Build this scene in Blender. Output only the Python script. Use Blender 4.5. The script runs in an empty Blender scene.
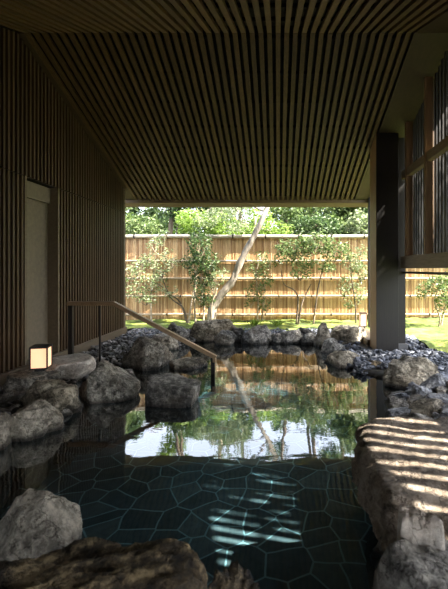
import bpy, bmesh, math, random
from mathutils import Vector, Matrix, noise, Euler

scene = bpy.context.scene
COL = scene.collection

# ---------------------------------------------------------------- camera
F, HX, HY, CH = 393.0, 278.0, 269.0, 1.21      # focal length in pixels, vanishing point, eye height over the water
cam_d = bpy.data.cameras.new('camera')
cam = bpy.data.objects.new('camera', cam_d); COL.objects.link(cam)
cam.location = (0, 0, CH); cam.rotation_euler = (math.radians(90), 0, 0)
cam_d.sensor_fit = 'HORIZONTAL'; cam_d.sensor_width = 27.4
cam_d.lens = F / 448.0 * 27.4
cam_d.shift_x = -(HX - 224.0) / 448.0
cam_d.shift_y = -(294.5 - HY) / 448.0
cam_d.clip_start = 0.05; cam_d.clip_end = 400
cam_d.dof.use_dof = True; cam_d.dof.focus_distance = 5.0; cam_d.dof.aperture_fstop = 4.0
scene.camera = cam

# ---------------------------------------------------------------- sky, sun, exposure
SUN_EL, SUN_AZ = math.radians(48), math.radians(14)   # azimuth measured from +X towards -Y
sun_vec = Vector((math.cos(SUN_EL)*math.cos(SUN_AZ), -math.cos(SUN_EL)*math.sin(SUN_AZ), math.sin(SUN_EL)))
world = bpy.data.worlds.new('world'); scene.world = world; world.use_nodes = True
wn = world.node_tree; wn.nodes.clear()
wo = wn.nodes.new('ShaderNodeOutputWorld'); bg = wn.nodes.new('ShaderNodeBackground')
sky = wn.nodes.new('ShaderNodeTexSky'); sky.sky_type = 'NISHITA'; sky.sun_disc = False
sky.sun_elevation = SUN_EL; sky.sun_rotation = math.radians(90) + SUN_AZ
sky.air_density = 1.2; sky.dust_density = 3.0; sky.ozone_density = 1.0
bg.inputs['Strength'].default_value = 0.5
haze = wn.nodes.new('ShaderNodeMix'); haze.data_type = 'RGBA'; haze.inputs[0].default_value = 0.6
haze.inputs[7].default_value = (4.3, 4.5, 5.1, 1)     # bright thin cloud
wn.links.new(sky.outputs[0], haze.inputs[6]); wn.links.new(haze.outputs[2], bg.inputs[0]); wn.links.new(bg.outputs[0], wo.inputs[0])
sun_d = bpy.data.lights.new('sun', 'SUN'); sun_d.energy = 17.0; sun_d.angle = math.radians(0.55)
sun_d.color = (1.0, 0.94, 0.85)
sun = bpy.data.objects.new('sun', sun_d); COL.objects.link(sun)
sun.location = sun_vec * 30
sun.rotation_euler = sun_vec.to_track_quat('Z', 'Y').to_euler()
vs = scene.view_settings
vs.view_transform = 'Standard'; vs.look = 'None'; vs.gamma = 1.0; vs.exposure = 1.0; vs.use_curve_mapping = False
cy = scene.cycles
cy.max_bounces = 10; cy.diffuse_bounces = 6; cy.glossy_bounces = 4; cy.transparent_max_bounces = 12; cy.transmission_bounces = 6
cy.use_denoising = True
cy.caustics_reflective = True; cy.caustics_refractive = False
cy.sample_clamp_indirect = 12.0

# ---------------------------------------------------------------- helpers
def X(px, Y): return (px - HX) / F * Y
def Z(py, Y): return CH - (py - HY) / F * Y
def ceil_z(y): return 3.696 - 0.371 * abs(y - 4.14)

def tag(o, label=None, cat=None, group=None, kind=None):
    if label: o['label'] = label
    if cat: o['category'] = cat
    if group: o['group'] = group
    if kind: o['kind'] = kind
    return o

def empty(name, loc, rz=0.0):
    o = bpy.data.objects.new(name, None); COL.objects.link(o)
    o.location = loc; o.rotation_euler = (0, 0, rz); o.empty_display_size = 0.1
    return o

class MB:
    def __init__(s): s.v = []; s.f = []
    def add(s, vs_, fs_):
        n = len(s.v); s.v.extend([tuple(p) for p in vs_]); s.f.extend([tuple(i + n for i in f) for f in fs_])
    def box(s, x0, x1, y0, y1, z0, z1):
        s.add([(x0,y0,z0),(x1,y0,z0),(x1,y1,z0),(x0,y1,z0),(x0,y0,z1),(x1,y0,z1),(x1,y1,z1),(x0,y1,z1)],
              [(0,3,2,1),(4,5,6,7),(0,1,5,4),(1,2,6,5),(2,3,7,6),(3,0,4,7)])
    def hexa(s, b, t):       # four bottom points, four top points
        s.add(list(b) + list(t), [(0,3,2,1),(4,5,6,7),(0,1,5,4),(1,2,6,5),(2,3,7,6),(3,0,4,7)])
    def tube(s, pts, rad, n=8, caps=True, wob=0.0):
        pts = [Vector(p) for p in pts]
        if not hasattr(rad, '__len__'): rad = [rad] * len(pts)
        base = len(s.v); up = None
        for i, p in enumerate(pts):
            d = (pts[min(i+1, len(pts)-1)] - pts[max(i-1, 0)]).normalized()
            if up is None:
                up = Vector((0,0,1)) if abs(d.z) < 0.8 else Vector((1,0,0))
            a = d.cross(up).normalized(); b = a.cross(d).normalized(); up = b
            for k in range(n):
                t = 2*math.pi*k/n
                r = rad[i] * (1 + (wob * noise.noise((p + a*math.cos(t) + b*math.sin(t)) * 7.0) if wob else 0))
                s.v.append(tuple(p + (a*math.cos(t) + b*math.sin(t)) * r))
        for i in range(len(pts)-1):
            for k in range(n):
                a0 = base + i*n + k; a1 = base + i*n + (k+1) % n
                s.f.append((a0, a1, a1+n, a0+n))
        if caps:
            s.f.append(tuple(base + k for k in range(n))[::-1])
            s.f.append(tuple(base + (len(pts)-1)*n + k for k in range(n)))
    def build(s, name, mat, parent=None, smooth=False, bevel=0.0, extra=None):
        nf = len(s.f)
        if extra:
            n0 = len(s.v); s.v.extend(extra[0].v); s.f.extend([tuple(i + n0 for i in f) for f in extra[0].f])
        me = bpy.data.meshes.new(name); me.from_pydata(s.v, [], s.f); me.update()
        if smooth: me.polygons.foreach_set('use_smooth', [True]*len(me.polygons))
        me.materials.append(mat)
        if extra:
            me.materials.append(extra[1])
            me.polygons.foreach_set('material_index', [0]*nf + [1]*(len(s.f)-nf))
        o = bpy.data.objects.new(name, me); COL.objects.link(o)
        if parent is not None: o.parent = parent
        if bevel:
            m = o.modifiers.new('bevel', 'BEVEL'); m.width = bevel; m.segments = 2; m.limit_method = 'ANGLE'
        return o

def struct(name, mb, mat, parent=None, **k):
    o = mb.build(name, mat, parent, **k)
    if parent is None: o['kind'] = 'structure'
    return o

# ---------------------------------------------------------------- materials
def new_mat(name):
    m = bpy.data.materials.new(name); m.use_nodes = True
    nt = m.node_tree; nt.nodes.clear()
    out = nt.nodes.new('ShaderNodeOutputMaterial'); p = nt.nodes.new('ShaderNodeBsdfPrincipled')
    nt.links.new(p.outputs[0], out.inputs['Surface'])
    return m, nt, p, out
def N(nt, t, **k):
    n = nt.nodes.new(t)
    for a, b in k.items(): setattr(n, a, b)
    return n
def ramp(nt, stops, fac):
    r = N(nt, 'ShaderNodeValToRGB'); e = r.color_ramp.elements
    while len(e) > 1: e.remove(e[-1])
    e[0].position = stops[0][0]; e[0].color = (*stops[0][1], 1)
    for pos, c in stops[1:]:
        q = e.new(pos); q.color = (*c, 1)
    nt.links.new(fac, r.inputs[0]); return r
def coords(nt, scale=(1,1,1), obj=False):
    mp = N(nt, 'ShaderNodeMapping'); mp.inputs['Scale'].default_value = scale
    if obj:
        tc = N(nt, 'ShaderNodeTexCoord'); nt.links.new(tc.outputs['Object'], mp.inputs[0])
    else:
        g = N(nt, 'ShaderNodeNewGeometry'); nt.links.new(g.outputs['Position'], mp.inputs[0])
    return mp.outputs[0]
def tex_noise(nt, vec, scale, detail=6, rough=0.6):
    n = N(nt, 'ShaderNodeTexNoise'); n.inputs['Scale'].default_value = scale
    n.inputs['Detail'].default_value = detail; n.inputs['Roughness'].default_value = rough
    nt.links.new(vec, n.inputs['Vector']); return n
def bump(nt, p, h, strength, dist=0.01):
    b = N(nt, 'ShaderNodeBump'); b.inputs['Strength'].default_value = strength; b.inputs['Distance'].default_value = dist
    nt.links.new(h, b.inputs['Height']); nt.links.new(b.outputs[0], p.inputs['Normal']); return b

def wood(name, c0, c1, stretch, rough=0.55, scale=9):
    m, nt, p, _ = new_mat(name)
    v = coords(nt, stretch)
    n = tex_noise(nt, v, scale, 8, 0.65)
    r = ramp(nt, [(0.3, c0), (0.72, c1)], n.outputs['Fac'])
    g = N(nt, 'ShaderNodeNewGeometry')
    hsv = N(nt, 'ShaderNodeHueSaturation'); mr = N(nt, 'ShaderNodeMapRange')
    mr.inputs['To Min'].default_value = 0.78; mr.inputs['To Max'].default_value = 1.2
    nt.links.new(g.outputs['Random Per Island'], mr.inputs[0]); nt.links.new(mr.outputs[0], hsv.inputs['Value'])
    nt.links.new(r.outputs[0], hsv.inputs['Color']); nt.links.new(hsv.outputs[0], p.inputs['Base Color'])
    p.inputs['Roughness'].default_value = rough
    bump(nt, p, n.outputs['Fac'], 0.25, 0.003)
    return m
def plain(name, c, rough=0.6, metal=0.0, emit=None, es=0.0):
    m, nt, p, _ = new_mat(name)
    v = coords(nt); n = tex_noise(nt, v, 25, 4)
    c0 = tuple(a*0.82 for a in c); c1 = tuple(min(1, a*1.15) for a in c)
    r = ramp(nt, [(0.3, c0), (0.7, c1)], n.outputs['Fac']); nt.links.new(r.outputs[0], p.inputs['Base Color'])
    p.inputs['Roughness'].default_value = rough; p.inputs['Metallic'].default_value = metal
    if emit: p.inputs['Emission Color'].default_value = (*emit, 1); p.inputs['Emission Strength'].default_value = es
    return m

M_SLAT  = wood('ceiling_slat_wood', (0.066,0.038,0.015), (0.138,0.082,0.033), (6,0.6,6))
M_WALLS = wood('wall_batten_wood', (0.042,0.025,0.012), (0.098,0.060,0.028), (6,6,0.5))
M_BACK  = plain('black_backing', (0.006,0.005,0.004), 0.9)
M_SOFF  = wood('soffit_board', (0.042,0.026,0.013), (0.066,0.042,0.022), (3,0.5,3))
M_EAVE  = wood('eave_board', (0.16,0.115,0.066), (0.26,0.19,0.11), (0.5,4,4))
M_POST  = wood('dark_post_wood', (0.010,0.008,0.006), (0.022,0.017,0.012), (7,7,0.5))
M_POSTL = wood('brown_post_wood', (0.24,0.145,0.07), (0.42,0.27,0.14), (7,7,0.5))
M_SILL  = wood('sill_wood', (0.24,0.18,0.115), (0.42,0.32,0.21), (7,0.6,7))
M_PLINTH= wood('plinth_wood', (0.11,0.085,0.055), (0.18,0.14,0.09), (5,0.4,5))
M_DOOR  = plain('olive_door_board', (0.19,0.16,0.115), 0.5)
M_BLACK = plain('black_metal', (0.012,0.011,0.010), 0.45)
M_BRONZE= plain('bronze_rail', (0.34,0.235,0.14), 0.36, 0.35)
M_SCREEN= wood('screen_battens', (0.022,0.021,0.019), (0.045,0.043,0.039), (7,7,0.5))
M_SOIL  = plain('dark_soil', (0.03,0.026,0.02), 0.95)
M_ROOF  = plain('roof_metal', (0.06,0.06,0.062), 0.5)
M_CONC  = plain('footing_concrete', (0.14,0.14,0.14), 0.8)

def rock_mat(name, dark, mid, light, moss=0.0, wet=True, bs=1.0, rough=0.78, tan=(0.30,0.24,0.16)):
    m, nt, p, _ = new_mat(name)
    v = coords(nt)
    oi = N(nt, 'ShaderNodeObjectInfo')
    off = N(nt, 'ShaderNodeVectorMath', operation='ADD'); 
    cmb = N(nt, 'ShaderNodeCombineXYZ'); mul = N(nt, 'ShaderNodeMath', operation='MULTIPLY'); mul.inputs[1].default_value = 37
    nt.links.new(oi.outputs['Random'], mul.inputs[0])
    for k in range(3): nt.links.new(mul.outputs[0], cmb.inputs[k])
    nt.links.new(v, off.inputs[0]); nt.links.new(cmb.outputs[0], off.inputs[1]); v2 = off.outputs[0]
    n1 = tex_noise(nt, v2, 3.5, 9, 0.68); n2 = tex_noise(nt, v2, 22, 10, 0.72)
    mx = N(nt, 'ShaderNodeMath', operation='MULTIPLY_ADD'); mx.inputs[1].default_value = 0.5
    h = N(nt, 'ShaderNodeMath', operation='MULTIPLY'); h.inputs[1].default_value = 0.5
    nt.links.new(n1.outputs['Fac'], h.inputs[0]); nt.links.new(n2.outputs['Fac'], mx.inputs[0]); nt.links.new(h.outputs[0], mx.inputs[2])
    r = ramp(nt, [(0.42, dark), (0.5, mid), (0.575, light)], mx.outputs[0])
    # tan staining in patches
    n3 = tex_noise(nt, v2, 2.1, 5, 0.55)
    f3 = ramp(nt, [(0.50, (0,0,0)), (0.68, (0.6,0.6,0.6))], n3.outputs['Fac'])
    mix = N(nt, 'ShaderNodeMix', data_type='RGBA'); nt.links.new(f3.outputs[0], mix.inputs[0])
    nt.links.new(r.outputs[0], mix.inputs[6])
    tm = N(nt, 'ShaderNodeMix', data_type='RGBA', blend_type='MULTIPLY'); tm.inputs[0].default_value = 1
    tr = ramp(nt, [(0.3, (0.35,0.35,0.35)), (0.7, (1,1,1))], mx.outputs[0])
    nt.links.new(tr.outputs[0], tm.inputs[6]); tm.inputs[7].default_value = (*tan, 1)
    nt.links.new(tm.outputs[2], mix.inputs[7])
    col = mix.outputs[2]
    # thin cracks and veins
    wv = N(nt, 'ShaderNodeTexVoronoi', feature='DISTANCE_TO_EDGE'); wv.inputs['Scale'].default_value = 5.5
    dn = tex_noise(nt, v2, 5, 5, 0.6); ad = N(nt, 'ShaderNodeVectorMath', operation='MULTIPLY_ADD')
    ad.inputs[1].default_value = (0.5,0.5,0.5); nt.links.new(dn.outputs['Color'], ad.inputs[0]); nt.links.new(v2, ad.inputs[2])
    nt.links.new(ad.outputs[0], wv.inputs['Vector'])
    cr = ramp(nt, [(0.0, (0.35,0.33,0.3)), (0.03, (1,1,1))], wv.outputs['Distance'])
    mc = N(nt, 'ShaderNodeMix', data_type='RGBA', blend_type='MULTIPLY'); mc.inputs[0].default_value = 0.8
    nt.links.new(col, mc.inputs[6]); nt.links.new(cr.outputs[0], mc.inputs[7]); col = mc.outputs[2]
    if wet:   # damp tide line just over the water
        g = N(nt, 'ShaderNodeNewGeometry'); sp = N(nt, 'ShaderNodeSeparateXYZ'); nt.links.new(g.outputs['Position'], sp.inputs[0])
        a = N(nt, 'ShaderNodeMath', operation='MULTIPLY_ADD'); a.inputs[1].default_value = 0.06
        nt.links.new(n1.outputs['Fac'], a.inputs[0]); nt.links.new(sp.outputs[2], a.inputs[2])
        w = ramp(nt, [(0.045, (0.2,0.2,0.2)), (0.085, (1,1,1))], a.outputs[0])
        mw = N(nt, 'ShaderNodeMix', data_type='RGBA', blend_type='MULTIPLY'); mw.inputs[0].default_value = 1
        nt.links.new(col, mw.inputs[6]); nt.links.new(w.outputs[0], mw.inputs[7]); col = mw.outputs[2]
        rr = ramp(nt, [(0.045, (0.28,)*3), (0.085, (rough,)*3)], a.outputs[0]); nt.links.new(rr.outputs[0], p.inputs['Roughness'])
    else: p.inputs['Roughness'].default_value = rough
    nt.links.new(col, p.inputs['Base Color'])
    hh = N(nt, 'ShaderNodeMath', operation='MULTIPLY'); nt.links.new(mx.outputs[0], hh.inputs[0]); nt.links.new(cr.outputs[0], hh.inputs[1])
    bump(nt, p, hh.outputs[0], 1.0*bs, 0.11)
    return m
R_GREY  = rock_mat('grey_rock', (0.05,0.048,0.044), (0.20,0.19,0.172), (0.50,0.475,0.42))
R_DARK  = rock_mat('charcoal_rock', (0.025,0.025,0.025), (0.065,0.065,0.066), (0.16,0.155,0.15), tan=(0.15,0.12,0.08))
R_TAN   = rock_mat('tan_grey_rock', (0.06,0.052,0.038), (0.27,0.235,0.175), (0.60,0.53,0.41), tan=(0.36,0.28,0.17))
R_PALE  = rock_mat('pale_rock', (0.17,0.15,0.12), (0.45,0.405,0.325), (0.75,0.68,0.56), tan=(0.45,0.34,0.22))
R_BROWN = rock_mat('mossy_brown_rock', (0.015,0.011,0.007), (0.11,0.08,0.042), (0.46,0.34,0.18), tan=(0.30,0.23,0.08))
R_GREY_LIT = rock_mat('brightened_grey_rock', (0.08,0.075,0.066), (0.31,0.295,0.255), (0.70,0.66,0.57))  # grey rock brightened in colour to stand in for light on the left bank
R_STEP  = rock_mat('worn_step_rock', (0.34,0.32,0.29), (0.55,0.52,0.47), (0.78,0.74,0.68), bs=0.5, tan=(0.7,0.55,0.42))
R_SLAB  = rock_mat('brown_slab_rock', (0.10,0.075,0.05), (0.24,0.185,0.13), (0.42,0.35,0.27), tan=(0.34,0.24,0.14))
R_BLUE  = rock_mat('blue_slate', (0.09,0.095,0.105), (0.25,0.26,0.28), (0.52,0.53,0.56), wet=False, tan=(0.26,0.24,0.22))

def water_mat():
    m, nt, p, out = new_mat('pool_water'); nt.nodes.remove(p)
    g = coords(nt, (1,1,1))
    n1 = tex_noise(nt, g, 2.2, 2, 0.5); n2 = tex_noise(nt, coords(nt, (0.6,1.5,1)), 9, 3, 0.5)
    a = N(nt, 'ShaderNodeMath', operation='MULTIPLY_ADD'); a.inputs[1].default_value = 0.16
    nt.links.new(n2.outputs['Fac'], a.inputs[0]); nt.links.new(n1.outputs['Fac'], a.inputs[2])
    b = N(nt, 'ShaderNodeBump'); b.inputs['Strength'].default_value = 0.3; b.inputs['Distance'].default_value = 0.009
    nt.links.new(a.outputs[0], b.inputs['Height'])
    ge = N(nt, 'ShaderNodeNewGeometry')      # reflectance the same from above and from below the surface
    dt = N(nt, 'ShaderNodeVectorMath', operation='DOT_PRODUCT'); nt.links.new(b.outputs[0], dt.inputs[0]); nt.links.new(ge.outputs['Incoming'], dt.inputs[1])
    ab = N(nt, 'ShaderNodeMath', operation='ABSOLUTE'); nt.links.new(dt.outputs['Value'], ab.inputs[0])
    on = N(nt, 'ShaderNodeMath', operation='SUBTRACT', use_clamp=True); on.inputs[0].default_value = 1; nt.links.new(ab.outputs[0], on.inputs[1])
    pw = N(nt, 'ShaderNodeMath', operation='POWER'); pw.inputs[1].default_value = 2.6; nt.links.new(on.outputs[0], pw.inputs[0])
    fr = N(nt, 'ShaderNodeMath', operation='MULTIPLY_ADD', use_clamp=True); fr.inputs[1].default_value = 0.93; fr.inputs[2].default_value = 0.07
    nt.links.new(pw.outputs[0], fr.inputs[0])
    gl = N(nt, 'ShaderNodeBsdfGlossy'); gl.inputs['Roughness'].default_value = 0.0; nt.links.new(b.outputs[0], gl.inputs['Normal'])
    tr = N(nt, 'ShaderNodeBsdfTransparent')
    cc = N(nt, 'ShaderNodeMath', operation='MAXIMUM'); cc.inputs[1].default_value = 0.12; nt.links.new(ab.outputs[0], cc.inputs[0])
    iv = N(nt, 'ShaderNodeMath', operation='DIVIDE'); iv.inputs[0].default_value = 1; nt.links.new(cc.outputs[0], iv.inputs[1])
    cb = N(nt, 'ShaderNodeCombineColor')      # absorption grows with the slanted path through the water
    for q, a_ in enumerate((0.69, 0.82, 0.86)):
        pq = N(nt, 'ShaderNodeMath', operation='POWER'); pq.inputs[0].default_value = a_; nt.links.new(iv.outputs[0], pq.inputs[1]); nt.links.new(pq.outputs[0], cb.inputs[q])
    nt.links.new(cb.outputs[0], tr.inputs['Color'])
    mx = N(nt, 'ShaderNodeMixShader'); nt.links.new(fr.outputs[0], mx.inputs[0]); nt.links.new(tr.outputs[0], mx.inputs[1]); nt.links.new(gl.outputs[0], mx.inputs[2])
    nt.links.new(mx.outputs[0], out.inputs['Surface'])
    return m
M_WATER = water_mat()

def flag_mat():
    m, nt, p, out = new_mat('flagstone_floor')
    v = coords(nt, (1,1,0))
    dn = tex_noise(nt, v, 3.0, 2, 0.5); ad = N(nt, 'ShaderNodeVectorMath', operation='MULTIPLY_ADD'); ad.inputs[1].default_value = (0.05,0.05,0)
    nt.links.new(dn.outputs['Color'], ad.inputs[0]); nt.links.new(v, ad.inputs[2])
    e = N(nt, 'ShaderNodeTexVoronoi', feature='DISTANCE_TO_EDGE'); e.voronoi_dimensions = '2D'
    c = N(nt, 'ShaderNodeTexVoronoi', feature='F1'); c.voronoi_dimensions = '2D'
    for q in (e, c):
        q.inputs['Scale'].default_value = 5.0; q.inputs['Randomness'].default_value = 0.95
        nt.links.new(ad.outputs[0], q.inputs['Vector'])
    n = tex_noise(nt, v, 14, 6, 0.6)
    st = ramp(nt, [(0.0, (0.08,0.088,0.086)), (0.5, (0.14,0.15,0.145)), (1.0, (0.24,0.25,0.235))], c.outputs['Color'])
    mm = N(nt, 'ShaderNodeMix', data_type='RGBA', blend_type='MULTIPLY'); mm.inputs[0].default_value = 0.7
    rr = ramp(nt, [(0.3, (0.6,0.6,0.6)), (0.7, (1.3,1.3,1.3))], n.outputs['Fac'])
    nt.links.new(st.outputs[0], mm.inputs[6]); nt.links.new(rr.outputs[0], mm.inputs[7])
    k = ramp(nt, [(0.022, (1,1,1)), (0.034, (0,0,0))], e.outputs['Distance'])
    mx = N(nt, 'ShaderNodeMix', data_type='RGBA'); nt.links.new(k.outputs[0], mx.inputs[0])
    nt.links.new(mm.outputs[2], mx.inputs[6]); mx.inputs[7].default_value = (0.42,0.54,0.53,1)
    nt.links.new(mx.outputs[2], p.inputs['Base Color']); p.inputs['Roughness'].default_value = 0.8
    bump(nt, p, e.outputs['Distance'], 0.3, 0.02)
    return m
M_FLAG = flag_mat()

def leaf_mat(name, c0, c1, c2, trans=0.45):
    m, nt, p, out = new_mat(name)
    g = N(nt, 'ShaderNodeNewGeometry')
    r = ramp(nt, [(0, c0), (0.55, c1), (1, c2)], g.outputs['Random Per Island'])
    nt.links.new(r.outputs[0], p.inputs['Base Color']); p.inputs['Roughness'].default_value = 0.42
    t = N(nt, 'ShaderNodeBsdfTranslucent'); nt.links.new(r.outputs[0], t.inputs[0])
    mx = N(nt, 'ShaderNodeMixShader'); mx.inputs[0].default_value = trans
    nt.links.new(p.outputs[0], mx.inputs[1]); nt.links.new(t.outputs[0], mx.inputs[2]); nt.links.new(mx.outputs[0], out.inputs['Surface'])
    return m
L_MID  = leaf_mat('mid_green_leaf', (0.05,0.09,0.02), (0.12,0.18,0.05), (0.30,0.37,0.15))
L_DARK = leaf_mat('dark_green_leaf', (0.025,0.055,0.014), (0.06,0.11,0.03), (0.17,0.24,0.09))
L_PALE = leaf_mat('pale_green_leaf', (0.11,0.16,0.05), (0.24,0.30,0.13), (0.46,0.50,0.32))
L_LIME = leaf_mat('lime_leaf', (0.10,0.18,0.02), (0.21,0.33,0.05), (0.42,0.52,0.15), 0.55)

def bark(name, c0, c1, sc=8):
    m, nt, p, out = new_mat(name)
    v = coords(nt, (1,1,0.4)); n = tex_noise(nt, v, sc, 8, 0.65)
    r = ramp(nt, [(0.35, c0), (0.62, c1)], n.outputs['Fac']); nt.links.new(r.outputs[0], p.inputs['Base Color'])
    p.inputs['Roughness'].default_value = 0.85; bump(nt, p, n.outputs['Fac'], 0.6, 0.02); return m
B_GREY = bark('lichen_bark', (0.05,0.04,0.028), (0.38,0.33,0.26), 5)
B_DARK = bark('dark_bark', (0.06,0.045,0.03), (0.20,0.15,0.10))
B_PALE = bark('pale_stem_bark', (0.22,0.17,0.11), (0.48,0.40,0.29))

def moss_mat():
    m, nt, p, out = new_mat('moss')
    v = coords(nt); n = tex_noise(nt, v, 3.0, 6, 0.65); n2 = tex_noise(nt, v, 60, 4, 0.6)
    r = ramp(nt, [(0.36, (0.04,0.055,0.012)), (0.5, (0.12,0.17,0.025)), (0.62, (0.30,0.33,0.06))], n.outputs['Fac'])
    nt.links.new(r.outputs[0], p.inputs['Base Color']); p.inputs['Roughness'].default_value = 0.95
    bump(nt, p, n2.outputs['Fac'], 0.8, 0.02); return m
M_MOSS = moss_mat()

def cane_mat():
    m, nt, p, out = new_mat('split_bamboo')
    g = N(nt, 'ShaderNodeNewGeometry')
    v = coords(nt, (10,10,0.8)); n = tex_noise(nt, v, 5, 6, 0.65)
    r = ramp(nt, [(0.0, (0.32,0.175,0.07)), (0.5, (0.52,0.325,0.15)), (1.0, (0.70,0.49,0.26))], g.outputs['Random Per Island'])
    m2 = N(nt, 'ShaderNodeMix', data_type='RGBA', blend_type='MULTIPLY'); m2.inputs[0].default_value = 0.75
    rr = ramp(nt, [(0.35, (0.45,0.40,0.36)), (0.62, (1.15,1.15,1.15))], n.outputs['Fac'])
    nt.links.new(r.outputs[0], m2.inputs[6]); nt.links.new(rr.outputs[0], m2.inputs[7]); nt.links.new(m2.outputs[2], p.inputs['Base Color'])
    p.inputs['Roughness'].default_value = 0.55; return m
M_CANE = cane_mat()
M_RAILB = plain('weathered_bamboo_rail', (0.36,0.28,0.19), 0.6)
M_CAP = plain('pale_bamboo_cap', (0.46,0.39,0.30), 0.6)
M_TIE = plain('black_palm_cord', (0.02,0.017,0.014), 0.9)

# ================================================================ STRUCTURE
Y_EAVE, Y_BACK = 7.5, -1.0
XL, XR = -2.74, 1.75
# --- ceiling of slats on both slopes, boards, backing
mb = MB(); pitch = 0.0916; sw = 0.0245
def slope_prism(m, x0, x1, y0, y1, lo, hi):
    m.hexa([(x0,y0,ceil_z(y0)+lo),(x1,y0,ceil_z(y0)+lo),(x1,y1,ceil_z(y1)+lo),(x0,y1,ceil_z(y1)+lo)],
           [(x0,y0,ceil_z(y0)+hi),(x1,y0,ceil_z(y0)+hi),(x1,y1,ceil_z(y1)+hi),(x0,y1,ceil_z(y1)+hi)])
k = 0; xx = 1.40 - sw
while xx > XL + 0.05:
    slope_prism(mb, xx-sw, xx+sw, 4.14, 7.36, 0, 0.038)
    slope_prism(mb, xx-sw, xx+sw, Y_BACK, 4.139, 0, 0.038)
    xx -= pitch
ceiling = struct('ceiling', mb, M_SLAT)
mb = MB()
slope_prism(mb, XL-0.1, 1.9, 4.14, 7.40, 0.075, 0.11); slope_prism(mb, XL-0.1, 1.9, Y_BACK, 4.14, 0.075, 0.11)
yy = -0.6
while yy < 7.3:    # runners carrying the slats
    if abs(yy-4.14) > 0.1: slope_prism(mb, XL-0.05, 1.42, yy, yy+0.03, 0.039, 0.075)
    yy += 0.44
struct('ceiling_backing', mb, M_BACK)
mb = MB()
slope_prism(mb, 1.435, 2.46, 4.142, 7.36, -0.002, 0.04); slope_prism(mb, 1.435, 2.46, Y_BACK, 4.138, -0.002, 0.04)
slope_prism(mb, XL-0.35, XL+0.06, 4.142, 7.36, -0.002, 0.04)
struct('trim_1', mb, M_SOFF)
mb = MB(); mb.hexa([(-3.2,7.36,2.448),(2.46,7.36,2.448),(2.46,7.52,2.392),(-3.2,7.52,2.392)],
                   [(-3.2,7.36,2.62),(2.46,7.36,2.62),(2.46,7.52,2.57),(-3.2,7.52,2.57)])
struct('trim_2', mb, M_EAVE)
mb = MB(); slope_prism(mb, -3.25, 2.51, 4.14, 7.6, 0.13, 0.24); slope_prism(mb, -3.25, 2.51, Y_BACK-0.25, 4.14, 0.13, 0.24)
struct('roof', mb, M_ROOF)

# --- left wall: backing, battens, plinth, door
DY0, DY1, DZ = 4.28, 4.89, 2.22
mb = MB()
def wall_slab(y0, y1, z0, x0, x1, zt=None):
    ys = [y0] + ([4.14] if y0 < 4.14 < y1 else []) + [y1]
    for a, b in zip(ys, ys[1:]):
        ta = zt if zt else ceil_z(a)+0.06; tb = zt if zt else ceil_z(b)+0.06
        mb.hexa([(x0,a,z0),(x1,a,z0),(x1,b,z0),(x0,b,z0)], [(x0,a,ta),(x1,a,ta),(x1,b,tb),(x0,b,tb)])
wall_slab(Y_BACK, DY0, -0.1, XL-0.2, XL-0.04); wall_slab(DY1, 7.0, -0.1, XL-0.2, XL-0.04)
wall_slab(DY0, DY1, DZ, XL-0.2, XL-0.04); wall_slab(DY0, DY1, -0.1, XL-0.2, XL-0.17)
wl = struct('wall_left', mb, M_BACK)
mb = MB(); y = Y_BACK + 0.02
while y < 6.95:
    inside = DY0 - 0.03 < y < DY1 - 0.005
    if not inside: mb.box(XL-0.04, XL, y, y+0.030, 0.172, DZ-0.006)
    za, zb = ceil_z(y), ceil_z(y+0.030)
    mb.hexa([(XL-0.04,y,DZ+0.006),(XL,y,DZ+0.006),(XL,y+0.030,DZ+0.006),(XL-0.04,y+0.030,DZ+0.006)],
            [(XL-0.04,y,za),(XL,y,za),(XL,y+0.030,zb),(XL-0.04,y+0.030,zb)])
    y += 0.07
struct('wall_left_battens', mb, M_WALLS)
mb = MB()
mb.box(XL-0.15, XL+0.03, Y_BACK, 7.06, 0.02, 0.17)
struct('baseboard_left', mb, M_PLINTH, bevel=0.004)
mb = MB(); mb.hexa([(XL-0.2,6.98,0.172),(XL+0.004,6.98,0.172),(XL+0.004,7.05,0.172),(XL-0.2,7.05,0.172)],
                   [(XL-0.2,6.98,ceil_z(6.98)),(XL+0.004,6.98,ceil_z(6.98)),(XL+0.004,7.05,ceil_z(7.05)),(XL-0.2,7.05,ceil_z(7.05))])
struct('trim_3', mb, M_PLINTH)
# door
door = empty('door_1', (XL, (DY0+DY1)/2, 0.17)); door['kind'] = 'structure'
def local(mb_, o):
    mb_.v = [(a-o.location.x, b-o.location.y, c-o.location.z) for a, b, c in mb_.v]; return mb_
m_ = MB(); m_.box(XL-0.165, XL-0.125, DY0, DY1, 0.17, 2.02); local(m_, door).build('door_panel', M_DOOR, door)
m_ = MB(); m_.box(XL-0.17, XL-0.09, DY0, DY1, 2.02, DZ-0.01); local(m_, door).build('lintel', M_DOOR, door, bevel=0.004)
for a, b in ((DY0-0.035, DY0), (DY1-0.002, DY1+0.03)):
    m_ = MB(); m_.box(XL-0.17, XL+0.006, a, b, 0.172, DZ); local(m_, door).build('jamb', M_PLINTH, door)

# --- unseen back wall behind the viewer, its low gap shaped to light the foreground
mb = MB(); mb.box(XL-0.1, 2.0, Y_BACK-0.12, Y_BACK-0.02, 0.8, 1.8)
struct('wall_back', mb, M_BACK)
mb = MB(); x = XL
while x < 1.9:
    mb.box(x, x+0.04, Y_BACK-0.02, Y_BACK+0.02, 0.75, 1.78); x += 0.09
struct('wall_back_battens', mb, M_WALLS)

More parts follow.
